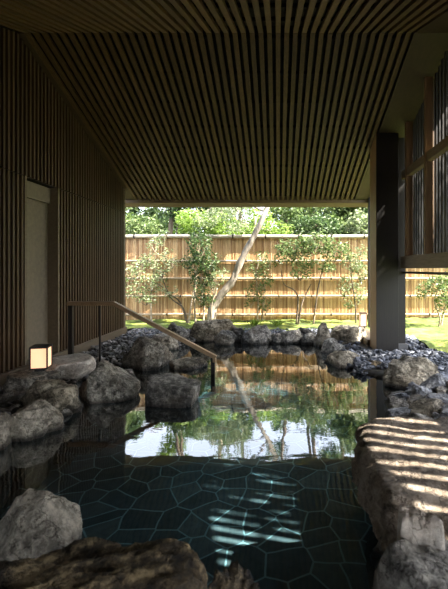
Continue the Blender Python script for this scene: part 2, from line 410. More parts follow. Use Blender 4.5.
# --- right wall: sill beam, rails, posts, outer screen of battens
mb = MB(); mb.box(XR, XR+0.15, Y_BACK, 5.62, 1.22, 1.39); struct('trim_4', mb, M_SILL, bevel=0.006)
mb = MB(); mb.box(XR+0.06, XR+0.10, Y_BACK, 5.8, 1.145, 1.175); struct('trim_5', mb, M_BLACK)
mb = MB(); mb.box(XR+0.015, XR+0.09, Y_BACK, 5.62, 2.49, 2.60); struct('trim_6', mb, M_SILL, bevel=0.004)
i = 1; yp = 5.41
wy = []
while yp > Y_BACK:
    mb = MB(); mb.hexa([(XR,yp-0.022,1.39),(XR+0.1,yp-0.022,1.39),(XR+0.1,yp+0.022,1.39),(XR,yp+0.022,1.39)],
        [(XR,yp-0.022,ceil_z(yp-0.022)),(XR+0.1,yp-0.022,ceil_z(yp-0.022)),(XR+0.1,yp+0.022,ceil_z(yp+0.022)),(XR,yp+0.022,ceil_z(yp+0.022))])
    struct('window_%d' % i, mb, M_POSTL, bevel=0.003); i += 1; wy.append(yp); yp -= 0.715
mb = MB(); y = Y_BACK
while y < 5.6:
    for x0, x1 in ((XR+0.105, XR+0.14),):
        mb.hexa([(x0,y,1.39),(x1,y,1.39),(x1,y+0.050,1.39),(x0,y+0.050,1.39)],
                [(x0,y,ceil_z(y)),(x1,y,ceil_z(y)),(x1,y+0.050,ceil_z(y+0.050)),(x0,y+0.050,ceil_z(y+0.050))])
    y += 0.0905
struct('wall_right', mb, M_SCREEN)
# main post, slim outer post with footing, far end post, plinth
def post(name, x0, x1, y0, y1, z0, mat, z1=None):
    m = MB(); t = (lambda q: ceil_z(q)-0.003) if z1 is None else (lambda q: z1)
    m.hexa([(x0,y0,z0),(x1,y0,z0),(x1,y1,z0),(x0,y1,z0)], [(x0,y0,t(y0)),(x1,y0,t(y0)),(x1,y1,t(y1)),(x0,y1,t(y1))])
    return m
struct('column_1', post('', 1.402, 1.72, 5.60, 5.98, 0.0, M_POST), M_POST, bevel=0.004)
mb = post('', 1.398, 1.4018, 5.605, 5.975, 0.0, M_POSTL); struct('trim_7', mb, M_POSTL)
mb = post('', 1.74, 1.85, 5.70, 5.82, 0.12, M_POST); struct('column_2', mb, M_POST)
mb = MB(); mb.box(1.72, 1.88, 5.68, 5.84, -0.2, 0.13); struct('column_footing', mb, M_CONC, bevel=0.01)
mb = post('', 1.68, 1.745, 7.25, 7.36, 0.13, M_POST); struct('column_3', mb, M_POST)
mb = MB(); mb.box(1.36, 1.62, 5.98, 7.45, -0.05, 0.135); struct('baseboard_right', mb, M_PLINTH, bevel=0.005)

# ================================================================ POOL + GROUND
OUT = [(-1.15,1.0),(-1.45,1.6),(-1.75,2.3),(-2.0,3.0),(-2.05,3.7),(-2.0,4.4),(-1.75,5.1),(-1.55,5.8),(-1.25,6.45),(-0.6,6.5),(0.1,6.42),(0.7,6.3),
       (0.85,5.6),(0.72,5.0),(0.75,4.6),(1.0,4.25),(1.12,3.8),(0.95,3.35),(0.80,2.9),(0.55,2.4),(0.45,1.9),(0.42,1.4),(0.3,1.0),(-0.4,0.85)]
def sdist(px, py):      # signed distance to the pool outline, negative inside
    d = 1e9; ins = False; n = len(OUT)
    for i in range(n):
        ax, ay = OUT[i]; bx, by = OUT[(i+1) % n]
        ex, ey = bx-ax, by-ay; t = max(0, min(1, ((px-ax)*ex + (py-ay)*ey)/(ex*ex+ey*ey)))
        d = min(d, math.hypot(px-ax-ex*t, py-ay-ey*t))
        if (ay > py) != (by > py) and px < (bx-ax)*(py-ay)/(by-ay)+ax: ins = not ins
    return -d if ins else d
def sstep(a, b, x):
    t = max(0, min(1, (x-a)/(b-a))); return t*t*(3-2*t)
FLOOR_Z = -0.46
def ground_z(x, y):
    if -3.4 < x < 3.4 and 0 < y < 8: sd = sdist(x, y)
    else: sd = 1
    s = sstep(-0.04, 0.16, sd)
    hi = 0.03 + 0.02*noise.noise(Vector((x*1.3, y*1.3, 3)))
    return (FLOOR_Z-0.06) + (hi - (FLOOR_Z-0.06)) * s
mb = MB(); x0, x1, y0, y1, st = -3.4, 8.2, -1.3, 12.2, 0.09
nx = int((x1-x0)/st); ny = int((y1-y0)/st)
mb.v = [(x0+i*st, y0+j*st, ground_z(x0+i*st, y0+j*st)) for j in range(ny+1) for i in range(nx+1)]
mb.f = [(j*(nx+1)+i, j*(nx+1)+i+1, (j+1)*(nx+1)+i+1, (j+1)*(nx+1)+i) for j in range(ny) for i in range(nx)]
struct('ground', mb, M_SOIL, smooth=True)
mb = MB(); mb.v = [(-60,-30,-0.6),(60,-30,-0.6),(60,90,-0.6),(-60,90,-0.6)]; mb.f = [(0,1,2,3)]
struct('ground_outer', mb, M_SOIL)
mb = MB(); mb.v = [(-2.3,0.7,FLOOR_Z),(1.5,0.7,FLOOR_Z),(1.5,6.7,FLOOR_Z),(-2.3,6.7,FLOOR_Z)]; mb.f = [(0,1,2,3)]
struct('floor', mb, M_FLAG)
mb = MB(); mb.v = [(a,b,0) for a, b in [(-2.25,0.55),(1.3,0.55),(1.3,6.75),(-2.25,6.75)]]; mb.f = [(0,1,2,3)]
w = mb.build('pool_water', M_WATER); tag(w, 'still clear water of the stone-lined bathing pool', 'water', kind='stuff')

# moss lawn
def moss_in(x, y):
    if y > 9.3 or y < 1: return False
    e = 0.12*noise.noise(Vector((x*2, y*2, 7)))
    if x > 2.18 + e: return True
    return y > 7.42 + e*0.8 and x > -7
mb = MB(); st = 0.05; ids = {}
def mv(i, j):
    if (i, j) not in ids:
        x, y = i*st, j*st
        h = 0.065 + 0.05*noise.noise(Vector((x*1.6, y*1.6, 1))) + 0.03*noise.noise(Vector((x*6, y*6, 2))) + 0.012*noise.noise(Vector((x*17, y*17, 2)))
        if x > 2: h += 0.03
        ids[(i, j)] = len(mb.v); mb.v.append((x, y, h))
    return ids[(i, j)]
for j in range(20, 182):
    for i in range(-125, 150):
        if moss_in(i*st+0.02, j*st+0.02): mb.f.append((mv(i,j), mv(i+1,j), mv(i+1,j+1), mv(i,j+1)))
o = mb.build('moss_lawn', M_MOSS, smooth=True); tag(o, 'bright green mossy lawn in front of the bamboo fence', 'moss', kind='stuff')

# ================================================================ ROCKS
def rock_mesh(seed, sub=5, flat=0.0, cuts=9, rough=1.0, soft=0.05, sq=2.0):
    rnd = random.Random(seed)
    bm = bmesh.new(); bmesh.ops.create_icosphere(bm, subdivisions=sub, radius=1.0)
    pl = []
    for _ in range(cuts):
        n = Vector((rnd.gauss(0,1), rnd.gauss(0,1), rnd.gauss(0,0.8))).normalized(); pl.append((n, rnd.uniform(0.58, 0.9)))
    if flat: pl.append((Vector((rnd.uniform(-.12,.12), rnd.uniform(-.12,.12), 1)).normalized(), 1-flat))
    off = Vector((rnd.uniform(0,50), rnd.uniform(0,50), rnd.uniform(0,50)))
    for v in bm.verts:
        p = v.co.normalized(); r = 1.0
        if sq > 2: r = 1.0/(abs(p.x)**sq + abs(p.y)**sq + abs(p.z)**sq)**(1/sq)
        for n, d in pl:
            c = p.dot(n)
            if c > 0.05:
                q = d/c
                if q < r + soft*1.7:      # soft minimum
                    h = max(0, min(1, 0.5 + 0.5*(r-q)/soft)); r = r*(1-h) + q*h - soft*h*(1-h)*0.5
        q = p*r
        s = 0.0; a = 0.15*rough; f = 1.5
        for o_ in range(6):
            nn = noise.noise(q*f + off)
            s += a*((1-abs(nn)*2) * 0.6 + nn*0.6 - 0.3); a *= 0.58; f *= 2.1
        v.co = q * (1 + s)
    return bm
ROCKS = []
def rock(name, label, cat, x, y, z0, z1, wx, wy, seed, mat, rz=0.0, flat=0.0, cuts=9, skew=(0,0), sub=5, rough=1.0, group=None, taper=0.0, soft=0.05, sq=2.0, under=0.0):
    bm = rock_mesh(seed, sub, flat, cuts, rough, soft, sq)
    R = Matrix.Rotation(rz, 4, 'Z')
    for v in bm.verts: v.co = R @ v.co
    lo = [min(v.co[k] for v in bm.verts) for k in range(3)]; hi = [max(v.co[k] for v in bm.verts) for k in range(3)]
    uw = min(0.72, -z0/(z1-z0)+0.06) if z0 < -0.3 else 0.38      # widest just above the waterline
    for v in bm.verts:
        u = [(v.co[k]-lo[k])/(hi[k]-lo[k]) for k in range(3)]
        u[2] = u[2]/0.5*uw if u[2] < 0.5 else uw + (u[2]-0.5)/0.5*(1-uw)
        tp = 1 - taper*max(0, u[2]-uw)/(1-uw) - under*max(0, 1-u[2]/uw*0.8)**0.7*(1 if u[2] < uw else 0)
        v.co = Vector(((u[0]-0.5)*wx*tp + skew[0]*wx*u[2], (u[1]-0.5)*wy*tp + skew[1]*wy*u[2], u[2]*(z1-z0)))
    lo = [min(v.co[k] for v in bm.verts) for k in range(2)]; hi = [max(v.co[k] for v in bm.verts) for k in range(2)]
    for v in bm.verts:      # keep the footprint
        v.co.x = (v.co.x-lo[0])/(hi[0]-lo[0])*wx - wx/2; v.co.y = (v.co.y-lo[1])/(hi[1]-lo[1])*wy - wy/2
    me = bpy.data.meshes.new(name); bm.to_mesh(me); bm.free()
    me.polygons.foreach_set('use_smooth', [True]*len(me.polygons)); me.materials.append(mat)
    o = bpy.data.objects.new(name, me); COL.objects.link(o); o.location = (x, y, z0)
    tag(o, label, cat, group); return o
def prock(name, label, cat, px0, px1, ptop, Y, depth, seed, mat, z0=None, **k):
    """a rock whose front silhouette spans the columns px0..px1 at distance Y"""
    xa, xb = X(px0, Y), X(px1, Y)
    if z0 is None: z0 = FLOOR_Z
    return rock(name, label, cat, (xa+xb)/2, Y, z0, Z(ptop, Y), xb-xa, depth, seed, mat, **k)

# left bank
prock('boulder','big grey boulder standing behind the sloping handrail near the left wall','boulder', 117,170,336, 4.95, 0.62, 11, R_GREY_LIT, taper=0.35, skew=(-0.05,0))
prock('boulder','rounded grey boulder at the water in front of the flat pale stone and lantern','boulder', 77,139,360, 3.78, 0.55, 14, R_GREY_LIT, taper=0.45, skew=(-0.1,0))
prock('boulder','dark blocky boulder standing alone in the water below the handrail','boulder', 145,200,378, 3.62, 0.42, 24, R_GREY, flat=0.5, cuts=5, rough=0.4, soft=0.03, sq=3.0)
prock('rock','low flat-topped rock in the water behind the dark blocky boulder','rock', 168,207,359, 4.85, 0.38, 33, R_TAN, flat=0.4)
prock('stepping_stone','smooth flat pale stone lying beside the wall plinth next to the lantern','stone', 44,94,357, 4.25, 0.5, 41, R_STEP, z0=0.0, flat=0.5, rough=0.35)
prock('stepping_stone','flat dark slab of stone carrying the large glowing lantern','stone', 12,60,371, 3.82, 0.55, 45, R_GREY_LIT, z0=-0.05, flat=0.55, rough=0.7)
prock('rock','flat layered tan rock below the lantern stone','rock', 20,82,382, 3.35, 0.42, 52, R_TAN, flat=0.45)
prock('boulder','tan square boulder rising from the water at the left edge below the lantern','boulder', 6,61,402, 2.92, 0.36, 61, R_PALE, flat=0.25, taper=0.1)
prock('boulder','pale rounded boulder cut by the left picture edge','boulder', -22,11,414, 2.7, 0.36, 66, R_PALE)
rock('rock','dark flat rock just under the water in front of the rounded grey boulder','rock', X(78,2.98), 2.98, -0.17, -0.015, 0.52, 0.30, 71, R_DARK, flat=0.5)
prock('rock','small dark rock between the tan square boulder and rounded grey boulder','rock', 55,84,396, 3.35, 0.3, 72, R_GREY)
prock('rock','low grey stone at the foot of the big boulder behind the handrail','rock', 108,140,370, 4.35, 0.25, 73, R_GREY, flat=0.4)
# back left
prock('rock','pale tan rock behind the handrail next to the big grey boulder','rock', 150,180,333, 6.0, 0.45, 81, R_PALE, flat=0.3)
prock('rock','narrow upright grey rock left of the largest rock at the far edge','rock', 166,191,322, 6.5, 0.35, 82, R_GREY)
prock('boulder','largest flat-topped boulder on the far edge, under the leaning tree','boulder', 186,236,319, 6.75, 0.55, 83, R_TAN, flat=0.35)
prock('rock','small round grey rock in front of the largest far boulder','rock', 214,236,330, 6.35, 0.3, 84, R_GREY)
prock('rock','dark rock between the largest far boulder and the domed boulder','rock', 228,250,327, 6.7, 0.4, 85, R_DARK)
prock('boulder','domed grey boulder at the middle of the far edge','boulder', 241,276,325, 6.5, 0.5, 86, R_GREY, taper=0.3)
prock('rock','low grey rock just right of the domed far boulder','rock', 266,286,333, 6.45, 0.3, 87, R_GREY)
prock('rock','smooth oval grey rock at the far edge in front of a shrub','rock', 278,306,329, 6.5, 0.4, 88, R_GREY, taper=0.2)
prock('rock','small dark rock behind the oval rock at the far edge','rock', 296,316,327, 6.8, 0.3, 89, R_DARK)
prock('rock','small grey rock left of the upright pale rock','rock', 300,319,332, 6.4, 0.3, 90, R_GREY)
prock('rock','upright pale pointed rock at the far right corner of the pool','rock', 312,331,322, 6.2, 0.28, 91, R_PALE, taper=0.3, skew=(0.25,0))
prock('boulder','broad brown flat-topped boulder beside the plinth at the far right','boulder', 327,369,326, 6.35, 0.5, 92, R_TAN, flat=0.35)
prock('rock','rough grey rock below the upright pale rock','rock', 319,346,339, 5.75, 0.35, 93, R_GREY)
prock('rock','large brown rock with wet dark base on the right bank before the main post','rock', 325,367,350, 5.0, 0.5, 94, R_TAN, taper=0.15)
prock('rock','small brown rock between the boulder and the main post','rock', 360,386,360, 4.75, 0.35, 95, R_BROWN)
prock('boulder','large tilted grey boulder in front of the main post on the right bank','boulder', 380,439,356, 4.2, 0.6, 96, R_TAN, skew=(0.05,0.1), taper=0.15, z0=-0.31)
# right near
prock('rock','long flat stone just above the water below the tilted boulder','rock', 385,432,395, 3.65, 0.4, 97, R_GREY, flat=0.45)
sl = rock('slab','massive flat-topped slab striped with sunlight at the right edge of the pool','slab', 1.06, 1.82, -0.05, 0.385, 1.38, 0.92, 141, R_SLAB, flat=0.25, cuts=0, rough=0.6, sub=6, soft=0.04, sq=5, under=0.30)
rock('rock','dark wet rock in the water under the sunlit slab','rock', 0.70, 1.72, FLOOR_Z, 0.13, 0.60, 0.72, 103, R_TAN)
prock('rock','small pale angular rock between the slab and the grey boulder','rock', 398,443,512, 1.27, 0.12, 151, R_STEP, z0=-0.05, flat=0.3, sq=3, rough=0.4, cuts=5)
prock('boulder','smooth grey boulder in the bottom right corner','boulder', 374,500,541, 1.22, 0.36, 117, R_GREY, z0=-0.2, flat=0.45, rough=0.5, cuts=5)
# near left
prock('boulder','pale conical boulder in the water at the lower left','boulder', -16,80,492, 1.75, 0.45, 131, R_PALE, taper=0.6, skew=(-0.02,0), rough=0.6, sub=6)
prock('boulder','long low mossy brown boulder across the bottom of the picture','boulder', -60,214,561, 1.12, 0.35, 122, R_BROWN, z0=-0.2, rough=0.9, flat=0.6, cuts=4, sub=6)
prock('rock','small brown rock at the bottom right of the mossy boulder','rock', 200,262,588, 1.15, 0.3, 113, R_BROWN, z0=-0.2, flat=0.5, cuts=4)

# rubble on the right bank: individual angular stones
rub = []
rnd = random.Random(5)
protos = []
for s in range(5):
    bm = rock_mesh(200+s, 4, 0.4, 14, 0.6, 0.015); me = bpy.data.meshes.new('rubble_stone'); bm.to_mesh(me); bm.free()
    me.materials.append([R_BLUE, R_GREY, R_BLUE, R_TAN, R_BLUE][s]); protos.append(me)
def stone(me, name, x, y, z, s, grp, label, cat='stone'):
    o = bpy.data.objects.new(name, me); COL.objects.link(o)
    o.location = (x, y, z); o.scale = (s*rnd.uniform(.8,1.4), s*rnd.uniform(.7,1.1), s*rnd.uniform(.45,.8))
    o.rotation_euler = (rnd.uniform(-.5,.5), rnd.uniform(-.5,.5), rnd.uniform(0,6.3)); tag(o, label, cat, grp); return o
cnt = 0
for k in range(900):
    x, y = rnd.uniform(0.55, 1.72), rnd.uniform(2.15, 3.95)
    sd = sdist(x, y)
    if sd < 0.0 or sd > 0.85: continue
    s = rnd.uniform(0.05, 0.15)
    if any((x-a)**2+(y-b)**2 < (0.55*(s+c))**2 for a, b, c in rub): continue
    if y > 3.62 or (x < 0.8 and y < 2.5): continue
    rub.append((x, y, s)); cnt += 1
    stone(rnd.choice(protos), 'rubble_stone', x, y, 0.05+0.10*sstep(0,0.5,sd), s, 'broken stones between slab and tilted boulder',
          'broken blue-grey stone in the heap between the sunlit slab and the tilted boulder')
# small rocks round the left bank and far edge
for (px, py, Y, s, lab) in [(98,360,4.9,.09,'grey cobble lying between the plinth and the big boulder'),(20,400,3.5,.08,'dark cobble beside the wall below the lantern slab'),
        (5,398,3.4,.09,'dark cobble at the left picture edge above the pale boulder'),(8,385,3.7,.07,'dark cobble left of the lantern slab')]:
    stone(protos[1], 'cobble', X(px,Y), Y, 0.08, s, None, lab, 'cobble')

# gravel as stuff
def gravel(name, label, n, region, smin, smax, mat, seed, zf=None):
    r = random.Random(seed); mb = MB()
    base = []
    for s in range(6):
        bm = bmesh.new(); bmesh.ops.create_icosphere(bm, subdivisions=1, radius=1)
        for v in bm.verts: v.co *= r.uniform(0.7, 1.1)
        bm.verts.index_update(); base.append(([v.co.copy() for v in bm.verts], [tuple(v.index for v in f.verts) for f in bm.faces])); bm.free()
    k = 0
    for _ in range(n*6):
        if k >= n: break
        p = region(r)
        if p is None: continue
        k += 1; x, y = p; s = r.uniform(smin, smax); vs_, fs_ = r.choice(base)
        E = Euler((r.uniform(-.6,.6), r.uniform(-.6,.6), r.uniform(0,6.28))).to_matrix()
        sc = Vector((s*r.uniform(.8,1.5), s*r.uniform(.7,1.1), s*r.uniform(.35,.7)))
        z = ground_z(x, y) + r.uniform(0.0, 0.05)
        if z < -0.05: continue
        mb.add([E @ Vector((q.x*sc.x, q.y*sc.y, q.z*sc.z)) + Vector((x, y, z)) for q in vs_], fs_)
    o = mb.build(name, mat); tag(o, label, 'gravel', kind='stuff')
def pebble_mat(name, c0, c1, c2):
    m, nt, p, out = new_mat(name); g = N(nt, 'ShaderNodeNewGeometry')
    r = ramp(nt, [(0, c0), (0.6, c1), (1, c2)], g.outputs['Random Per Island']); v = coords(nt); n = tex_noise(nt, v, 40, 5)
    mm = N(nt, 'ShaderNodeMix', data_type='RGBA', blend_type='MULTIPLY'); mm.inputs[0].default_value = 0.8
    rr = ramp(nt, [(0.3,(0.5,)*3),(0.7,(1.2,)*3)], n.outputs['Fac']); nt.links.new(r.outputs[0], mm.inputs[6]); nt.links.new(rr.outputs[0], mm.inputs[7])
    nt.links.new(mm.outputs[2], p.inputs['Base Color']); p.inputs['Roughness'].default_value = 0.75; return m
P_BLUE = pebble_mat('slate_chips', (0.05,0.055,0.065), (0.12,0.13,0.155), (0.26,0.28,0.33))
P_MIX = pebble_mat('dark_pebbles', (0.04,0.038,0.035), (0.13,0.125,0.12), (0.40,0.38,0.36))
def reg_right(r):
    x, y = r.uniform(0.8, 2.35), r.uniform(1.0, 7.0)
    if sdist(x, y) < 0.06 or moss_in(x-0.05, y): return None
    if 1.25 < x < 1.95 and y > 5.45: return None
    if x < 1.7 and y > 5.5 and r.random() < 0.8: return None
    if 1.0 < x < 1.6 and 3.8 < y < 4.6: return None
    return x, y
gravel('slate_gravel', 'blue-grey slate gravel on the right bank between posts and mossy lawn', 4200, reg_right, 0.022, 0.055, P_BLUE, 1)
def reg_left(r):
    x, y = r.uniform(XL+0.05, -1.2), r.uniform(1.6, 7.5)
    if sdist(x, y) < 0.05: return None
    return x, y
gravel('pebble_gravel', 'mixed grey pebbles along the foot of the left wall', 3400, reg_left, 0.02, 0.05, P_MIX, 2)
def reg_back(r):
    x, y = r.uniform(-2.6, 1.2), r.uniform(6.5, 7.5)
    if sdist(x, y) < 0.05: return None
    return x, y
gravel('pale_gravel', 'pale blue-grey gravel between the far rocks and the mossy lawn', 2200, reg_back, 0.018, 0.04, P_BLUE, 3)

# ================================================================ HANDRAIL
hr = empty('handrail', (X(213,4.53), 4.53, 0)); tag(hr, 'bronze handrail sloping down from the left wall into the pool', 'handrail')
def L(p): return tuple(Vector(p) - hr.location)
def bar(m, pts, hw, hh):     # rectangular bar in a plane of constant Y
    vs_ = []; n = len(pts)
    for i, p in enumerate(pts):
        p = Vector(p); a = (Vector(pts[i]) - Vector(pts[i-1])).normalized() if i else (Vector(pts[1])-p).normalized()
        b = (Vector(pts[i+1]) - p).normalized() if i < n-1 else a
        t = (a+b).normalized(); nrm = Vector((-t.z, 0, t.x)); k_ = 1/max(0.5, nrm.dot(Vector((-a.z,0,a.x))))
        for sx, sz in ((-1,-1),(1,-1),(1,1),(-1,1)): vs_.append(p + Vector((0, hw*sx, 0)) + nrm*hh*sz*k_)
    fs_ = [(0,1,2,3), tuple(4*(n-1)+q for q in (3,2,1,0))]
    for i in range(n-1):
        for q in range(4): fs_.append((4*i+q, 4*i+4+q, 4*i+4+(q+1)%4, 4*i+(q+1)%4))
    m.add(vs_, fs_)
YR = 4.53
pA = (X(68,YR), YR, Z(303.5,YR)); pB = (X(114,YR), YR, Z(303.5,YR)); pC = (X(216,YR), YR, Z(357.5,YR))
m_ = MB(); bar(m_, [L(pA), L(pB), L(pC)], 0.03, 0.022); m_.build('rail', M_BRONZE, hr, bevel=0.004)
m_ = MB(); m_.box(-0.022,0.022,-0.022,0.022, -0.2, pC[2]); m_.build('post', M_BLACK, hr)
m_ = MB(); m_.box(L(pA)[0]+0.01, L(pA)[0]+0.06, -0.022, 0.022, 0.02, pA[2]-0.015); m_.build('post', M_BLACK, hr)
m_ = MB(); xm = X(100,YR)-hr.location.x; m_.box(xm-0.009, xm+0.009, -0.009, 0.009, 0.0, pB[2]-0.015); m_.build('baluster', M_BLACK, hr)
m_ = MB(); m_.box(pC[0]-hr.location.x-0.035, pC[0]-hr.location.x+0.0, -0.03, 0.03, pC[2]-0.05, pC[2]-0.01); m_.build('end_cap', M_BRONZE, hr)

# ================================================================ LANTERNS
def lamp_mat():
    m, nt, p, out = new_mat('lantern_paper')
    p.inputs['Base Color'].default_value = (0.9,0.72,0.55,1); p.inputs['Roughness'].default_value = 0.8
    p.inputs['Emission Color'].default_value = (1.0,0.52,0.27,1); p.inputs['Emission Strength'].default_value = 0.62
    return m
M_PAPER = lamp_mat()
def lantern(x, y, z, w, h, rz, label, glow):
    r = empty('lantern', (x, y, z), rz); tag(r, label, 'lantern', None)
    hw = w/2; m = MB(); m.box(-hw*0.62,hw*0.62,-hw*0.62,hw*0.62,0,h*0.10); m.build('base', M_BLACK, r)
    m = MB(); t = w*0.09
    for sx in (-1,1):
        for sy in (-1,1): m.box(sx*hw-t/2*1, sx*hw+t/2, sy*hw-t/2, sy*hw+t/2, h*0.10, h)
    for zz in (h*0.10, h-t):
        for s_ in (-1,1):
            m.box(-hw,hw,s_*hw-t/2,s_*hw+t/2,zz,zz+t); m.box(s_*hw-t/2,s_*hw+t/2,-hw,hw,zz,zz+t)
    m.box(-hw,hw,-hw,hw,h*0.10,h*0.13)
    m.build('frame', M_BLACK, r)
    m = MB(); m.box(-hw*1.06,hw*1.06,-hw*1.06,hw*1.06,h*0.985,h*1.02); m.build('lid', M_BLACK, r)
    m = MB(); q = hw*0.93; z0, z1 = h*0.14, h*0.97
    for s_ in (-1,1):
        m.box(-q,q,s_*q-0.002,s_*q+0.002,z0,z1); m.box(s_*q-0.002,s_*q+0.002,-q,q,z0,z1)
    m.build('shade', M_PAPER, r)
    ld = bpy.data.lights.new('lantern_bulb', 'POINT'); ld.energy = glow; ld.color = (1,0.55,0.28); ld.shadow_soft_size = w*0.5
    lo = bpy.data.objects.new('bulb', ld); COL.objects.link(lo); lo.parent = r; lo.location = (0,0,h*0.45)
lantern(X(38,3.75), 3.80, Z(371.5,3.75), 0.145, 0.235, 0.25, 'glowing square paper lantern on the flat dark slab by the left wall', 2.5)
lantern(X(363,7.2), 7.2, 0.136, 0.115, 0.27, 0.0, 'small pale lantern standing on the plinth beside the far right post', 0.3)

# ================================================================ BAMBOO FENCE
YF = 8.92
fence = empty('bamboo_fence', (0, YF, 0.0)); tag(fence, 'tall tan split-bamboo fence with five horizontal rails behind the garden', 'fence')
m = MB(); rnd = random.Random(9); x = -6.5
while x < 8.2:
    w_ = rnd.uniform(0.030, 0.042); top = 1.93 + rnd.uniform(-0.01,0.01); n = 5
    vs_ = []; 
    for zz in (0.0, top):
        for k in range(n):
            t = math.pi*k/(n-1); vs_.append((x + w_/2 - math.cos(t)*w_/2, -math.sin(t)*w_*0.30, zz))
    m.add(vs_, [(k, k+1, n+k+1, n+k) for k in range(n-1)])
    x += w_
m.add([(-6.5,0.01,0),(8.2,0.01,0),(8.2,0.01,1.93),(-6.5,0.01,1.93),(-6.5,0.05,0),(8.2,0.05,0),(8.2,0.05,1.93),(-6.5,0.05,1.93)],[(0,1,2,3),(7,6,5,4),(3,2,6,7),(0,4,5,1)])
m.build('cane_panel', M_CANE, fence)
for i, py in enumerate((261, 278.5, 296, 314.5)):
    z = Z(py, YF-0.05); m = MB(); m.tube([(q, -0.045, z+0.012*noise.noise(Vector((q*0.6, i*5.0, 0)))) for q in [a*0.35-6.5 for a in range(43)]], 0.026, 8)
    m.build('rail', M_RAILB, fence, smooth=True)
z = Z(236.5, YF-0.05); m = MB(); m.tube([(q, -0.05, z+0.012*noise.noise(Vector((q*0.6, 31.0, 0)))) for q in [a*0.35-6.5 for a in range(43)]], 0.042, 10)
m.build('top_rail', M_CAP, fence, smooth=True)
x = -6.2
while x < 8:
    for i, py in enumerate((236.5, 261, 278.5, 296, 314.5)):
        zz = Z(py, YF-0.05); rr_ = 0.048 if i == 0 else 0.031; xo = (0.3 if i % 2 else 0)
        m = MB(); m.tube([(x+xo-0.014, -0.05, zz), (x+xo+0.014, -0.05, zz)], rr_, 8); m.build('cord_tie', M_TIE, fence)
    x += 0.74

# ================================================================ PLANTS
def leaf(m, p, d, s, w, r):
    d = d.normalized(); a = d.cross(Vector((r.gauss(0,1), r.gauss(0,1), r.gauss(0,1)))).normalized(); n = d.cross(a)
    m.add([p, p + d*s*0.45 + a*w*0.5 + n*w*0.12, p + d*s, p + d*s*0.45 - a*w*0.5 + n*w*0.12], [(0,1,2,3)])
def clump(m, c, rad, n, s, r, shell=0.25, drop=0.2):
    for _ in range(n):
        v = Vector((r.gauss(0,1), r.gauss(0,1), r.gauss(0,1))).normalized() * (r.random()**shell)
        # gather leaves into sprigs
        p = c + Vector((v.x*rad[0], v.y*rad[1], v.z*rad[2]))
        for q in range(5):
            d = Vector((r.gauss(0,1), r.gauss(0,1), r.gauss(0,0.6) - drop)) ; leaf(m, p + Vector((r.gauss(0,1),r.gauss(0,1),r.gauss(0,1)))*s*0.35, d, s*r.uniform(.7,1.2), s*r.uniform(.32,.5), r)
def smooth_path(pts, per=5):
    pts = [Vector(p) for p in pts]; out = []
    for i in range(len(pts)-1):
        p0 = pts[max(i-1,0)]; p1 = pts[i]; p2 = pts[i+1]; p3 = pts[min(i+2,len(pts)-1)]
        for k in range(per):
            t = k/per; out.append(0.5*((2*p1) + (p2-p0)*t + (2*p0-5*p1+4*p2-p3)*t*t + (3*p1-p0-3*p2+p3)*t**3))
    out.append(pts[-1]); return out
def shrub(name, label, cat, Y, stems, clumps, seed, lm, bm_, ls=0.06, group=None):
    r = random.Random(seed); bx, by = stems[0][0][0], stems[0][0][1]
    root = empty(name, (X(bx,Y), Y, 0.05)); tag(root, label, cat, group); clumps = [(a, b, c*1.08, d*1.08, int(e*0.62)) for a, b, c, d, e in clumps]
    def W(px, py, dy=0): return Vector((X(px,Y), Y+dy, Z(py,Y))) - root.location
    for st_ in stems:
        pts = [W(a, b, r.uniform(-.08,.08) if i else 0) for i, (a, b) in enumerate(st_)]; pts[0].z = -0.06
        pp = smooth_path(pts); m = MB(); w0 = st_w(st_); n = len(pp)
        m.tube(pp, [w0*(1-0.7*i/n) for i in range(n)], 7, wob=0.2); m.build('stem', bm_, root, smooth=True)
    m = MB(); tw = MB()
    for (px, py, rx, ry, n) in clumps:
        c = W(px, py, r.uniform(-.1,.1)); k = Y/F
        clump(m, c, (rx*k, min(rx*k, 0.28), ry*k), n, ls, r)
        # twigs fanning through the clump from the nearest stem point
        for _ in range(4):
            e = c + Vector((r.uniform(-1,1)*rx*k*0.8, r.uniform(-.1,.1), r.uniform(-.5,1)*ry*k*0.8)); s_ = c + Vector((0,0,-ry*k*1.1))
            tw.tube([s_, (s_+e)/2 + Vector((r.uniform(-.03,.03),0,0.02)), e], [0.007,0.005,0.003], 5)
    m.build('foliage', lm, root, extra=(tw, bm_))
    return root
def st_w(s): return s_w.get(id(s), 0.022)
s_w = {}
G = None
shrub('shrub','low spreading shrub with a crooked stem against the fence beside the left wall','shrub', 8.35,
      [[(188,326),(184,308),(172,300),(163,288),(150,280)], [(188,326),(180,302),(168,292),(160,270)]],
      [(138,268,11,9,60),(150,282,14,10,80),(134,288,9,9,50),(160,268,10,8,50),(147,298,12,6,45),(170,292,9,5,25),(128,275,6,10,30)], 1, L_PALE, B_DARK, 0.075)
shrub('shrub','airy pale shrub reaching high on the fence at the left','shrub', 8.6,
      [[(152,322),(150,300),(153,270),(158,245)]], [(156,244,8,7,40),(150,258,9,7,45),(168,255,10,6,30),(172,262,8,6,25),(143,262,7,6,20),(163,236,5,5,14)], 2, L_PALE, B_PALE, 0.068)
shrub('shrub','dense dark green upright shrub left of the leaning tree','shrub', 8.25,
      [[(196,322),(195,300),(197,270),(200,245)], [(203,322),(204,300),(201,280),(205,255)], [(188,322),(192,305),(193,290)]],
      [(201,245,12,11,130),(196,262,13,11,130),(208,262,11,10,100),(200,280,11,9,100),(205,296,10,8,70),(213,272,7,8,35),(197,234,8,5,30)], 3, L_DARK, B_PALE, 0.081)
shrub('shrub','small light leafy shrub at the foot of the leaning tree','shrub', 8.15,
      [[(211,322),(212,305),(218,288)]], [(217,278,9,6,55),(223,272,6,5,25),(213,288,6,6,28)], 4, L_PALE, B_PALE, 0.05)
